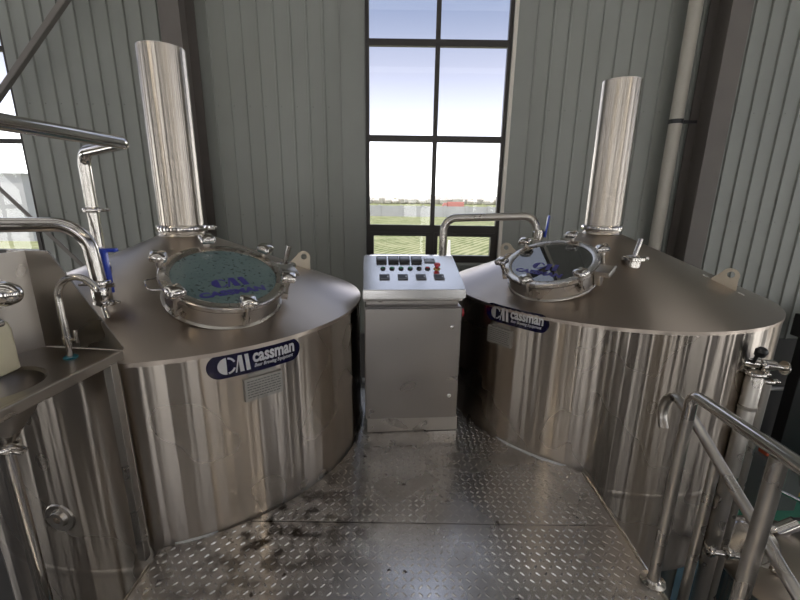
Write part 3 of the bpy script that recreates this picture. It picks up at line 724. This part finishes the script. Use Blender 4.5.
for zz in (.77, .28):
    bm = lt([(0, -.004), (.014, -.004), (.014, .002), (.010, .004), (0, .004)], 20, aim((W - .065, -.017, zz), (0, -1, 0))); box(bm, (W - .065, -.0225, zz), (.003, .003, .014)); obj('lock', bm, M['polish'], dr)
obj('catch', lt([(0, 0), (.010, 0), (.010, .012), (0, .014)], 16, aim((.0, -.03, .973), (0, -.3, -1))), M['polish'], t)
# panel frame: X right, Y up the slope, Z out
sy = Vector((0, .462, .142)).normalized(); PF = frame((0, -.062, 1.030), Vector((1, 0, 0)), sy, Vector((1, 0, 0)).cross(sy))
SLEN = math.hypot(.462, .142)
def onpanel(u, v, h=0): return PF @ Matrix.Translation((-.322 + .644 * u, SLEN * v, h))
def meter(u, v, w=.072, d=.075, raised=.020, label=None):
    g = onpanel(u, v); bz = obj('meter', box(bmesh.new(), (0, 0, raised / 2), (w, d, raised), g, bev=.003), M['black'], t, smooth=False)
    obj('meter_window', box(bmesh.new(), (0, .005, raised + .0006), (w * .78, d * .5, .0012), g), M['screen'], bz, smooth=False)
def ctrl(u, v):
    g = onpanel(u, v); bz = obj('temperature_controller', box(bmesh.new(), (0, 0, .004), (.066, .064, .008), g, bev=.002), M['cgrey'], t, smooth=False)
    obj('controller_screen', box(bmesh.new(), (-.004, -.002, .0086), (.050, .040, .0012), g), M['black'], bz, smooth=False)
    obj('controller_key', box(bmesh.new(), (.020, -.006, .0096), (.006, .016, .001), g), M['silver'], bz, smooth=False)
M['screen'] = mat('meter_glass', (.10, .11, .12), .12, coat=1.0); M['cgrey'] = mat('dark_grey_bezel', (.10, .105, .115), .3, coat=.3)
for u in (.195, .325, .445, .575): meter(u, .845)
g = onpanel(.72, .83); bz = obj('selector_plate', box(bmesh.new(), (0, 0, .003), (.075, .062, .006), g, bev=.001), M['cgrey'], t, smooth=False)
obj('plate_window', box(bmesh.new(), (-.008, 0, .0066), (.044, .036, .0012), g), M['screen'], bz, smooth=False)
for i, u in enumerate((.205, .300, .395, .492, .585, .675)):
    g = onpanel(u, .585); cap = ['green', 'green', 'green', 'green', 'black', 'red'][i]
    r = obj('push_button', lt([(.018, 0), (.018, .004), (.015, .010), (.0125, .010), (.0125, .004)], 24, g, closed=True), M['black'] if cap != 'red' else M['dark'], t)
    obj('button_cap', lt([(0, .014), (.009, .013), (.0125, .010), (.0125, .002), (0, .002)], 20, g), M[cap], r, label=cap + ' button cap')
for i in range(4): ctrl(.215 + i * .185, .335)
g = onpanel(.775, .585)
st = obj('emergency_stop', lt([(.024, 0), (.024, .003), (.020, .006), (.012, .006), (.012, .0)], 28, g, closed=True), M['yellow'], t, label='yellow collar with red mushroom button')
obj('mushroom_button', lt([(0, .005), (.011, .005), (.011, .020), (.020, .024), (.022, .032), (.018, .040), (0, .043)], 28, g), M['red'], st)
G = aim((W, .10, .835), (1, 0, 0)); rs = obj('isolator_switch', box(bmesh.new(), (0, 0, .006), (.11, .07, .012), G, bev=.002), M['black'], t)
obj('switch_knob', lt([(0, .012), (.028, .012), (.028, .030), (.022, .034), (0, .034)], 24, G), M['red'], rs, label='red isolator knob')
obj('socket', lt([(0, 0), (.02, 0), (.02, .02), (0, .02)], 16, aim((-W, .2, .3), (-1, 0, 0))), M['white'], t)

# pipe arch behind the console with its blue lever valve
t = thing('pipe_arch', 'steel pipe bent over in an arch before the window behind the console', 'pipe', (.335, 3.22, GZ))
q = Vector((.335, 3.22, GZ))
obj('pipe', tb([Vector(p) - q for p in ((.335, 3.22, GZ), (.335, 3.22, 1.43), (1.055, 3.22, 1.455), (1.075, 3.20, 1.215))], .030, .10, n=24, seg=12), M['satin'], t)
v = obj('valve', lt([(.03, 1.27), (.038, 1.275), (.038, 1.285), (.044, 1.29), (.044, 1.335), (.038, 1.34), (.038, 1.35), (.03, 1.355)], 20, Matrix.Translation((1.075 - q.x, -.02, -q.z)), closed=True), M['polish'], t)
bm = bmesh.new(); box(bm, (0, 0, .07), (.030, .012, .17), aim((1.125 - q.x, -.03, 1.31 - q.z), (.07, -.1, 1)), bev=.004); rod(bm, (1.08 - q.x, -.02, 1.31 - q.z), (1.13 - q.x, -.03, 1.31 - q.z), .008, 10)
obj('lever', bm, M['blue'], v, label='blue lever')

# ------------------------------------------------------------ sink table at the left
SX, SY, SZ = -1.125, 1.530, .975
t = thing('sink_table', 'steel sink table with backsplash in front of the left tank', 'sink', (SX, SY, 0), R_(-5.0))
# local axes: x to the right, y away; counter spans x -.36..0, y -1.15..0
D, Ln = -.42, -1.15
bc = Vector((-.20, -.33)); br = .150
bm = bmesh.new()
sq = [(0, Ln), (0, 0), (D, 0), (D, Ln)]
def ring(z, k):      # counter ring round the bowl: outer rectangle sampled to match the bowl circle
    pts = []
    n = 48
    for i in range(n):
        a = 2 * math.pi * i / n; d = Vector((math.cos(a), math.sin(a)))
        s = []
        if d.x > 1e-6: s.append((0 - bc.x) / d.x)
        if d.x < -1e-6: s.append((D - bc.x) / d.x)
        if d.y > 1e-6: s.append((0 - bc.y) / d.y)
        if d.y < -1e-6: s.append((-.66 - bc.y) / d.y)
        pts.append(bc + d * min(s) if k else bc + d * br)
    return pts
def ring_mesh(bm, rings, n=48):
    R = [[bm.verts.new((p[0], p[1], z)) for p in pts] for pts, z in rings]
    for a, b in zip(R, R[1:]):
        for i in range(n): bm.faces.new((a[i], a[(i + 1) % n], b[(i + 1) % n], b[i]))
circ = lambda r: [bc + Vector((math.cos(2 * math.pi * i / 48), math.sin(2 * math.pi * i / 48))) * r for i in range(48)]
ring_mesh(bm, [(ring(SZ, 1), SZ), (circ(br), SZ), (circ(br - .01), SZ - .01)])
for cx_, cy_ in ((0, 0), (D, 0), (0, -.66), (D, -.66)):   # fill the corners left by the ring
    pass
obj('counter', bm, M['sink'], t)
bm = bmesh.new(); box(bm, (D / 2, (-.66 + Ln) / 2, SZ - .004), (-D, .66 + Ln if False else -(Ln + .66), .008)); obj('counter_end', bm, M['sink'], t, smooth=False)
bm = bmesh.new(); box(bm, (.0, Ln / 2, SZ - .016), (.016, -Ln, .040), bev=.005); obj('rolled_edge', bm, M['satin'], t, smooth=False, label='bright rolled front edge')
bm = bmesh.new(); lathe(bm, [(br - .010, SZ - .010), (br - .025, SZ - .045), (.10, SZ - .11), (.022, SZ - .225), (.022, SZ - .235), (.026, SZ - .235), (.026, SZ - .222), (.104, SZ - .108), (br - .018, SZ - .045), (br - .004, SZ - .010)], 48, Matrix.Translation((bc.x, bc.y, 0)))
obj('bowl', bm, M['sink'], t)
lathe_c = Matrix.Translation((bc.x, bc.y, 0))
bm = lt([(.026, SZ - .250), (.040, SZ - .247), (.043, SZ - .24), (.043, SZ - .228), (.040, SZ - .222), (.026, SZ - .219)], 32, lathe_c, closed=True)
box(bm, (bc.x + .055, bc.y - .01, SZ - .235), (.045, .022, .026), bev=.004); box(bm, (bc.x + .075, bc.y - .02, SZ - .228), (.035, .035, .010), Matrix.Identity(4), bev=.003)
obj('drain_clamp', bm, M['polish'], t)
obj('drain_pipe', lt([(0, GZ), (.021, GZ), (.021, SZ - .236), (0, SZ - .236)], 28, lathe_c), M['polish'], t)
# backsplash along the left, side splash at the far end
cr = Vector((-.345, 0.01))
bm = bmesh.new()
zt = 1.372
prism(bm, [(cr.x - .075, SZ), (.0, SZ), (.0, SZ + .012), (cr.x + .10, zt), (cr.x - .0, zt), (cr.x - .075, zt)], -.003, .003, frame((0, .012, 0), Vector((1, 0, 0)), Vector((0, 0, 1)), Vector((0, -1, 0))))
obj('side_splash', bm, M['sink'], t, smooth=False)
bm = bmesh.new(); a, b = Vector((cr.x, .010)), Vector((cr.x - .075, -.30))
for p, q_ in ((a, b), (b, Vector((cr.x - .075, Ln)))):
    d = (q_ - p); L = d.length; mm = frame((p.x, p.y, 0), Vector((d.x / L, d.y / L, 0)), Vector((0, 0, 1)), Vector((d.x / L, d.y / L, 0)).cross(Vector((0, 0, 1))))
    prism(bm, [(0, SZ - .01), (L, SZ - .01), (L, zt - .01), (0, zt)], -.003, .003, mm)
obj('back_splash', bm, M['sink'], t, smooth=False)
for x, y in ((.0, -.04), (.0, Ln + .05), (D + .05, Ln + .05)):
    obj('leg', bx((x - .005, y - .02, (SZ - .03 + (0.0 if x > -.1 else GZ)) / 2), (.034, .034, SZ - .03 - (0.0 if x > -.1 else GZ)), bev=.003), M['satin'], t, smooth=False)

# gooseneck faucet
F0 = Vector((-1.268, 1.452, SZ))
t = thing('gooseneck_faucet', 'polished gooseneck faucet with a teal washer standing on the sink table', 'faucet', F0)
obj('washer', lt([(0, .0005), (.024, .0005), (.024, .006), (0, .006)], 28), M['teal'], t, label='teal washer')
obj('faucet_body', lt([(.0, .006), (.010, .006), (.010, .055), (.015, .058), (.015, .085), (.010, .090), (0, .090)], 24), M['polish'], t)
n = 14; arc = [(0, 0, .08), (0, 0, .22)]
ux = Vector((.96, .03, 0)); rr = .078
for k in range(n + 1):
    a = math.pi - (math.pi * .90) * k / n; p = ux * (rr + rr * math.cos(a)) + Vector((0, 0, .24 + rr * math.sin(a))); arc.append(tuple(p))
obj('spout', tb(arc, .0125, n=18), M['polish'], t)
bm = bmesh.new(); rod(bm, (.012, 0, .072), (.040, -.005, .078), .007, 12); box(bm, (.040, -.005, .090), (.008, .012, .050), bev=.003); obj('tap_lever', bm, M['polish'], t)

# white jug
t = thing('plastic_jug', 'cloudy beige plastic jug standing on the sink table by the left edge', 'jug', (-1.435, 1.30, SZ))
bm = bmesh.new(); RR = rrect(.15, .115, .025, 5); prev = None
for z, k in ((.001, .90), (.008, 1), (.15, 1), (.175, .93), (.19, .70), (.20, .34), (.21, .26), (.235, .26)):
    r = [bm.verts.new((x * k, y * k, z)) for x, y in RR]
    if prev:
        for i in range(len(r)): bm.faces.new((prev[i], prev[(i + 1) % len(r)], r[(i + 1) % len(r)], r[i]))
    else: bm.faces.new(list(reversed(r)))
    prev = r
bm.faces.new(prev); obj('jug_body', bm, M['jug'], t)
obj('cap', lt([(0, .225), (.022, .225), (.022, .245), (0, .245)], 20), M['white'], t)

# ------------------------------------------------------------ left pipework
def clampset(bm, p, r, d=(0, 0, 1), w=.012, wing=None):
    G = aim(p, d); lathe(bm, [(r, -w), (r + .011, -w * .8), (r + .014, 0), (r + .011, w * .8), (r, w)], 28, G, closed=True)
    s = wing or (1, 0, 0); s = Vector(s).normalized(); c = Vector(p) + s * (r + .022)
    box(bm, (0, 0, 0), (.030, .018, .022), aim(c, s), bev=.003); rod(bm, c - Vector(d) * .001 + s.cross(Vector(d)) * .02, c + s.cross(Vector(d)) * -.03, .005, 10)
    rod(bm, c + s.cross(Vector(d)) * -.028 + s * .016, c + s.cross(Vector(d)) * -.028 - s * .016, .006, 10)
A0 = Vector((-1.42, 1.90, 1.10))
t = thing('transfer_pipe', 'upper steel pipe at the left turning down onto the left tank', 'pipe', A0)
bm = tb([Vector(p) - A0 for p in ((-1.17, .70, 1.785), (-1.10, 1.70, 1.785), (-1.42, 1.90, 1.765), (-1.42, 1.90, 1.30))], .0245, [.03, .06], n=24, seg=10)
obj('pipe', bm, M['polish'], t)
bm = bmesh.new(); clampset(bm, (0, 0, 1.515 - A0.z), .026, wing=(1, -.2, 0)); obj('clamp', bm, M['polish'], t)
bm = lt([(.026, .20), (.034, .205), (.034, .235), (.026, .24)], 24, closed=True); bmesh.ops.translate(bm, verts=bm.verts, vec=(0, 0, .0))
lathe(bm, [(0, .11), (.030, .11), (.036, .12), (.036, .17), (.030, .18), (.026, .2), (0, .2)], 24); lathe(bm, [(0, -.03), (.022, -.03), (.022, .11), (0, .11)], 20); rod(bm, (0, 0, .15), (.05, -.02, .15), .009, 12)
v = obj('valve', bm, M['polish'], t)
bm = bmesh.new(); box(bm, (.040, -.02, .234), (.110, .030, .016), bev=.004)
box(bm, (0, 0, .09), (.034, .016, .20), aim((.052, -.045, .228), (.10, -.12, -1)), bev=.004); obj('lever', bm, M['blue'], v, label='blue lever handle')
B0 = Vector((-1.362, 1.79, 1.04))
t = thing('cleaning_pipe', 'lower steel pipe at the left bending down behind the sink faucet', 'pipe', B0)
bm = tb([Vector(p) - B0 for p in ((-2.6, 1.30, 1.462), (-1.385, 1.79, 1.458), (-1.362, 1.79, 1.185))], .030, .11, n=26, seg=14)
obj('pipe', bm, M['polish'], t)
bm = bmesh.new(); clampset(bm, (0, 0, .155), .032, w=.015, wing=(-1, -.2, 0)); clampset(bm, (0, 0, .065), .028, wing=(1, -.3, 0)); lathe(bm, [(0, .05), (.028, .05), (.040, .080), (.040, .13), (.033, .15), (0, .15)], 24)
box(bm, (.05, -.01, .150), (.04, .02, .02), bev=.003)
obj('clamp', bm, M['polish'], t)
bm = tb([(0, 0, .07), (.0, 0, .035), (.018, -.01, -.012)], .013, .015, n=14); obj('outlet', bm, M['polish'], t)
# clamped fitting over the sink
C0 = Vector((-1.235, 1.20, 1.29))
t = thing('clamped_pipe_end', 'short polished pipe end with a wing-nut clamp at the left edge above the sink', 'pipe fitting', C0)
d = Vector((.80, -.10, .05)).normalized(); obj('pipe', tb([-d * .30, d * .02], .030, n=24), M['polish'], t)
obj('domed_cap', lt([(.030, -.02), (.038, -.01), (.038, .015), (.030, .04), (.016, .056), (0, .060)], 24, aim(d * .02, d)), M['polish'], t)
bm = bmesh.new(); lathe(bm, [(.030, -.012), (.048, -.010), (.050, 0), (.048, .010), (.030, .012)], 32, aim(d * -.035, d), closed=True)
rod(bm, Vector((-.04, -.01, .045)), Vector((-.04, -.01, .085)), .007, 10); box(bm, (-.035, -.01, .083), (.085, .014, .012), bev=.004)
rod(bm, Vector((-.01, -.02, -.035)), Vector((.005, -.02, -.085)), .007, 10); lathe(bm, [(0, -.01), (.012, -.008), (.012, .008), (0, .01)], 12, aim((.004, -.02, -.088), (0, 1, 0)))
obj('wing_clamp', bm, M['polish'], t)
obj('bracket', tb([-d * .30, Vector((-.30, .02, 0)) + Vector((-.02, 0, -.02))], .012, n=12), M['satin'], t)

# ------------------------------------------------------------ rails at the right
XR = 1.105
t = thing('guard_rail', 'steel tube guard rail with posts along the right platform edge', 'railing', (XR, 1.387, 0))
obj('top_rail', tb([(0, 0, .78), (0, 0, .893), (.0, -2.0, .893)], .0215, .045, n=24, seg=8), M['polish'], t)
obj('post', tb([(0, 0, .0), (0, 0, .79)], .0215, n=24), M['satin'], t)
obj('post', tb([(0, -.365, .0), (0, -.365, .88)], .0235, n=24), M['satin'], t)
obj('post', tb([(0, -1.75, .0), (0, -1.75, .88)], .0235, n=24), M['satin'], t)
for yy in (0, -.365, -1.75):
    obj('base_flange', lt([(.0225, .003), (.05, .003), (.05, .009), (.03, .012), (.0225, .02)], 28, Matrix.Translation((0, yy, 0)), closed=True), M['polish'], t)
XS = 1.215
t = thing('stair_handrail', 'sloping steel stair handrail ending in a small curl beyond the guard rail', 'handrail', (XS, 1.30, GZ))
q = Vector((XS, 1.30, GZ)); sl = Vector((0, -.565, -.296)).normalized(); top = Vector((XS, 1.525, .738))
pts = [top + Vector((0, .125, -.155)), top + Vector((0, .150, -.11)), top + Vector((0, .155, -.045)), top + Vector((0, .120, .010)), top + Vector((0, .065, .020)), top + sl * .02, top + sl * 1.9]
obj('rail', tb([p - q for p in pts], .0195, .05, n=22, seg=6), M['satin'], t)
for yy in (1.345, .81, .25):
    z1 = top.z + (yy - top.y) * (sl.z / sl.y); obj('post', tb([(0, yy - q.y, 0), (0, yy - q.y, z1 - q.z - .01)], .0185, n=20), M['satin'], t)
# upright behind (square stair stringer hanger)
# ------------------------------------------------------------ right tank side pipes
P0 = Vector((1.985, 2.085, GZ))
t = thing('riser_pipe', 'wide satin riser pipe standing against the right side of the right tank', 'pipe', P0)
H = -GZ
obj('pipe', lt([(0, .5), (.042, .5), (.042, H + .63), (.036, H + .655), (0, H + .66)], 28), M['satin'], t)
bm = lt([(.042, -.012), (.047, -.010), (.047, .010), (.042, .012)], 24, Matrix.Translation((0, 0, H + .46)), closed=True); rod(bm, (.0, .0, H + .46), (-.09, .12, H + .46), .010, 10); obj('bracket', bm, M['dull'], t)
bm = bmesh.new(); rod(bm, (-.09, .06, H + .72), (.12, .03, H + .70), .030, 24); rod(bm, (.12, .03, H + .70), (.17, .02, H + .692), .016, 16); lathe(bm, [(0, 0), (.040, 0), (.040, .006), (0, .010)], 24, aim((.17, .02, H + .692), (1, -.1, -.04)))
v = obj('sample_valve', bm, M['polish'], t); bm = bmesh.new(); lathe(bm, [(0, -.02), (.026, -.015), (.030, .015), (.02, .03), (0, .032)], 20, aim((-.01, -.01, H + .79), (0, -.3, 1))); rod(bm, (-.01, .02, H + .72), (-.01, 0, H + .79), .010, 12); obj('valve_knob', bm, M['black'], v, label='black round knob')
bm = bmesh.new(); clampset(bm, (.0, 0, H + .665), .036, wing=(1, -.2, 0)); obj('clamp', bm, M['polish'], t); bm = bmesh.new(); clampset(bm, (.05, .03, H + .70), .026, d=(1, -.1, 0), wing=(0, -.3, -1)); obj('clamp', bm, M['polish'], t)
P1 = Vector((2.085, 2.11, GZ))
t = thing('thin_riser_pipe', 'thinner dark-sided steel riser pipe right of the wide riser pipe', 'pipe', P1)
obj('pipe', lt([(0, .5), (.024, .5), (.024, H + .60), (0, H + .60)], 24), M['satin'], t)
bm = bmesh.new(); clampset(bm, (0, 0, H + .61), .024, wing=(1, -.3, 0)); obj('clamp', bm, M['polish'], t)
P2 = Vector((1.90, 1.99, -.43))
t = thing('manifold_valve', 'small clamped valve manifold low down between the riser pipes', 'valve', P2)
bm = tb([(-.06, -.02, 0), (.20, -.05, -.02)], .017, n=16); obj('pipe', bm, M['polish'], t)
for x in (-.04, .06, .16):
    bm = bmesh.new(); clampset(bm, (x, -.03 - .1 * x, -.003), .018, d=(1, -.1, 0), w=.010, wing=(0, -.6, 1)); obj('clamp', bm, M['polish'], t)

# ------------------------------------------------------------ low tank at the bottom right
LT = Vector((2.92, 2.34, -.98))
t = thing('low_tank', 'low dark-sided round tank with hatch down beyond the stair rail', 'tank', (LT.x, LT.y, GZ))
H2 = LT.z - GZ
obj('shell', lt([(0, .05), (.52, .05), (.52, H2 - .02), (.50, H2 - .02), (.50, .07), (0, .07)], 72), M['shell'], t)
obj('domed_top', lt([(0, H2 + .09), (.2, H2 + .078), (.4, H2 + .035), (.525, H2), (.535, H2 - .012), (.53, H2 - .03), (.52, H2 - .03), (.515, H2 - .01), (.39, H2 + .02), (0, H2 + .075)], 72), M['cone'], t)
HG = aim((-.27, .16, H2 + .04), (-.45, -.38, .80))
obj('hatch_neck', lt([(.16, -.03), (.17, -.03), (.17, .075), (.16, .075)], 40, HG, closed=True), M['satin'], t)
ht = obj('hatch_lid', lt([(.0, .085), (.15, .085), (.175, .078), (.182, .088), (.178, .10), (.15, .102), (.14, .096), (0, .106)], 40, HG), M['polish'], t)
for a in (60, 150, 240, 330):
    G = HG @ Matrix.Rotation(R_(a), 4, 'Z'); bm = bmesh.new(); lathe(bm, [(0, .02), (.007, .02), (.007, .12), (0, .12)], 10, G @ Matrix.Translation((.195, 0, 0))); box(bm, (.185, 0, .03), (.03, .022, .03), G, bev=.002)
    c = obj('hatch_clamp', bm, M['satin'], t); obj('star_knob', moved(knob_bm(.028), G @ Matrix.Translation((.195, 0, .13))), M['polish'], c)
bm = bmesh.new(); lathe(bm, [(0, 0), (.05, 0), (.05, .17), (0, .17)], 28, Matrix.Translation((.06, .30, H2 + .05)) @ Matrix.Rotation(R_(60), 4, 'Y')); obj('side_nozzle', bm, M['polish'], t)
bm = bmesh.new(); rod(bm, (.20, .30, H2 + .05), (.20, .30, H2 + .17), .010, 12); rod(bm, (.17, .30, H2 + .17), (.23, .30, H2 + .17), .014, 12); obj('vent', bm, M['black'], t)
for a in (45, 135, 225, 315): obj('leg', tb([(.42 * math.cos(R_(a)), .42 * math.sin(R_(a)), 0), (.42 * math.cos(R_(a)), .42 * math.sin(R_(a)), .06)], .03, n=14), M['dull'], t)
# feet and plinths seen below
bm = prism(bmesh.new(), rrect(.26, .26, .10, 6), 0, .03); o = obj('foot_plate', bm, M['whitepaint']); o.location = (2.42, 2.70, GZ + .22)
o.location = (2.72, 2.92, GZ + .002); tag(o, 'white rounded foot plate on the blue-grey floor under the right tank', 'foot plate')
def floor_area(name, x0, x1, y0, y1, m, h=.004):
    bm = bmesh.new(); box(bm, ((x0 + x1) / 2, (y0 + y1) / 2, GZ + h / 2), (x1 - x0, y1 - y0, h)); structure(name, bm, m)
floor_area('trim_6', .6, 4.1, 1.6, 4.9, M['blueepoxy'])
floor_area('trim_7', 4.18, 9.4, 2.6, 4.55, M['epoxy'])
floor_area('trim_8', 4.1, 4.18, 2.6, 4.63, M['yellow'], .005)
floor_area('trim_9', 4.18, 9.4, 4.55, 4.63, M['yellow'], .005)
floor_area('trim_10', 4.1, 9.4, 4.63, 5.3, M['blueepoxy'])

# black machine stand by the right edge
t = thing('machine_stand', 'black steel machine stand against the back wall at the right edge', 'stand', (5.40, 4.98, GZ))
obj('upright', bx((0, 0, 1.06), (.30, .16, 2.0), bev=.01), M['machine'], t, smooth=False)
obj('upright', bx((.42, .1, 1.06), (.12, .12, 2.0), bev=.01), M['machine'], t, smooth=False)
obj('head_box', bx((.26, .0, 2.21), (.86, .36, .30), bev=.015), M['machine'], t, smooth=False)
obj('base', bx((.2, 0, .03), (.9, .5, .06), bev=.01), M['machine'], t, smooth=False)
obj('switch', bx((.02, -.184, 2.24), (.12, .012, .04), bev=.003), M['silver'], t)
t = thing('grey_cabinet', 'mid grey equipment cabinet on the floor behind the stair rail', 'cabinet', (4.76, 4.30, GZ))
obj('body', bx((0, .30, .36), (.52, .6, .72), bev=.01), M['grey'], t, smooth=False)
obj('orange_cover', bx((-.13, .10, .78), (.22, .12, .05), bev=.006), M['orange'], t, smooth=False)
obj('top_pipe', tb([(-.30, -.05, .66), (.12, -.05, .66), (.20, -.05, .41)], .024, .06, n=16), M['polish'], t)
obj('side_pipe', tb([(-.30, -.05, .46), (.30, -.20, .20), (1.2, -.5, .10)], .024, n=14), M['polish'], t)
t = thing('wall_pipe', 'thin horizontal pipe fixed low on the wall behind the black stand', 'pipe', (4.75, YW - .12, -1.02))
obj('pipe', tb([(-.9, 0, 0), (.9, 0, 0)], .03, n=16), M['satin'], t)
obj('elbow', lt([(0, -.06), (.05, -.06), (.05, .06), (0, .06)], 16, aim((-.9, 0, 0), (1, 0, 0))), M['black'], t)
obj('bracket', bx((0, .04, -.03), (.04, .08, .09)), M['black'], t)
pts = [(.20 * math.cos(R_(a)), 0, .26 * math.sin(R_(a))) for a in range(80, -100, -12)]
t = obj('hose_loop', tb(pts, .012, n=10), M['dark']); t.location = (4.86, 5.22, -1.12); tag(t, 'thin dark hose loop hanging on the wall left of the black machine stand', 'hose')
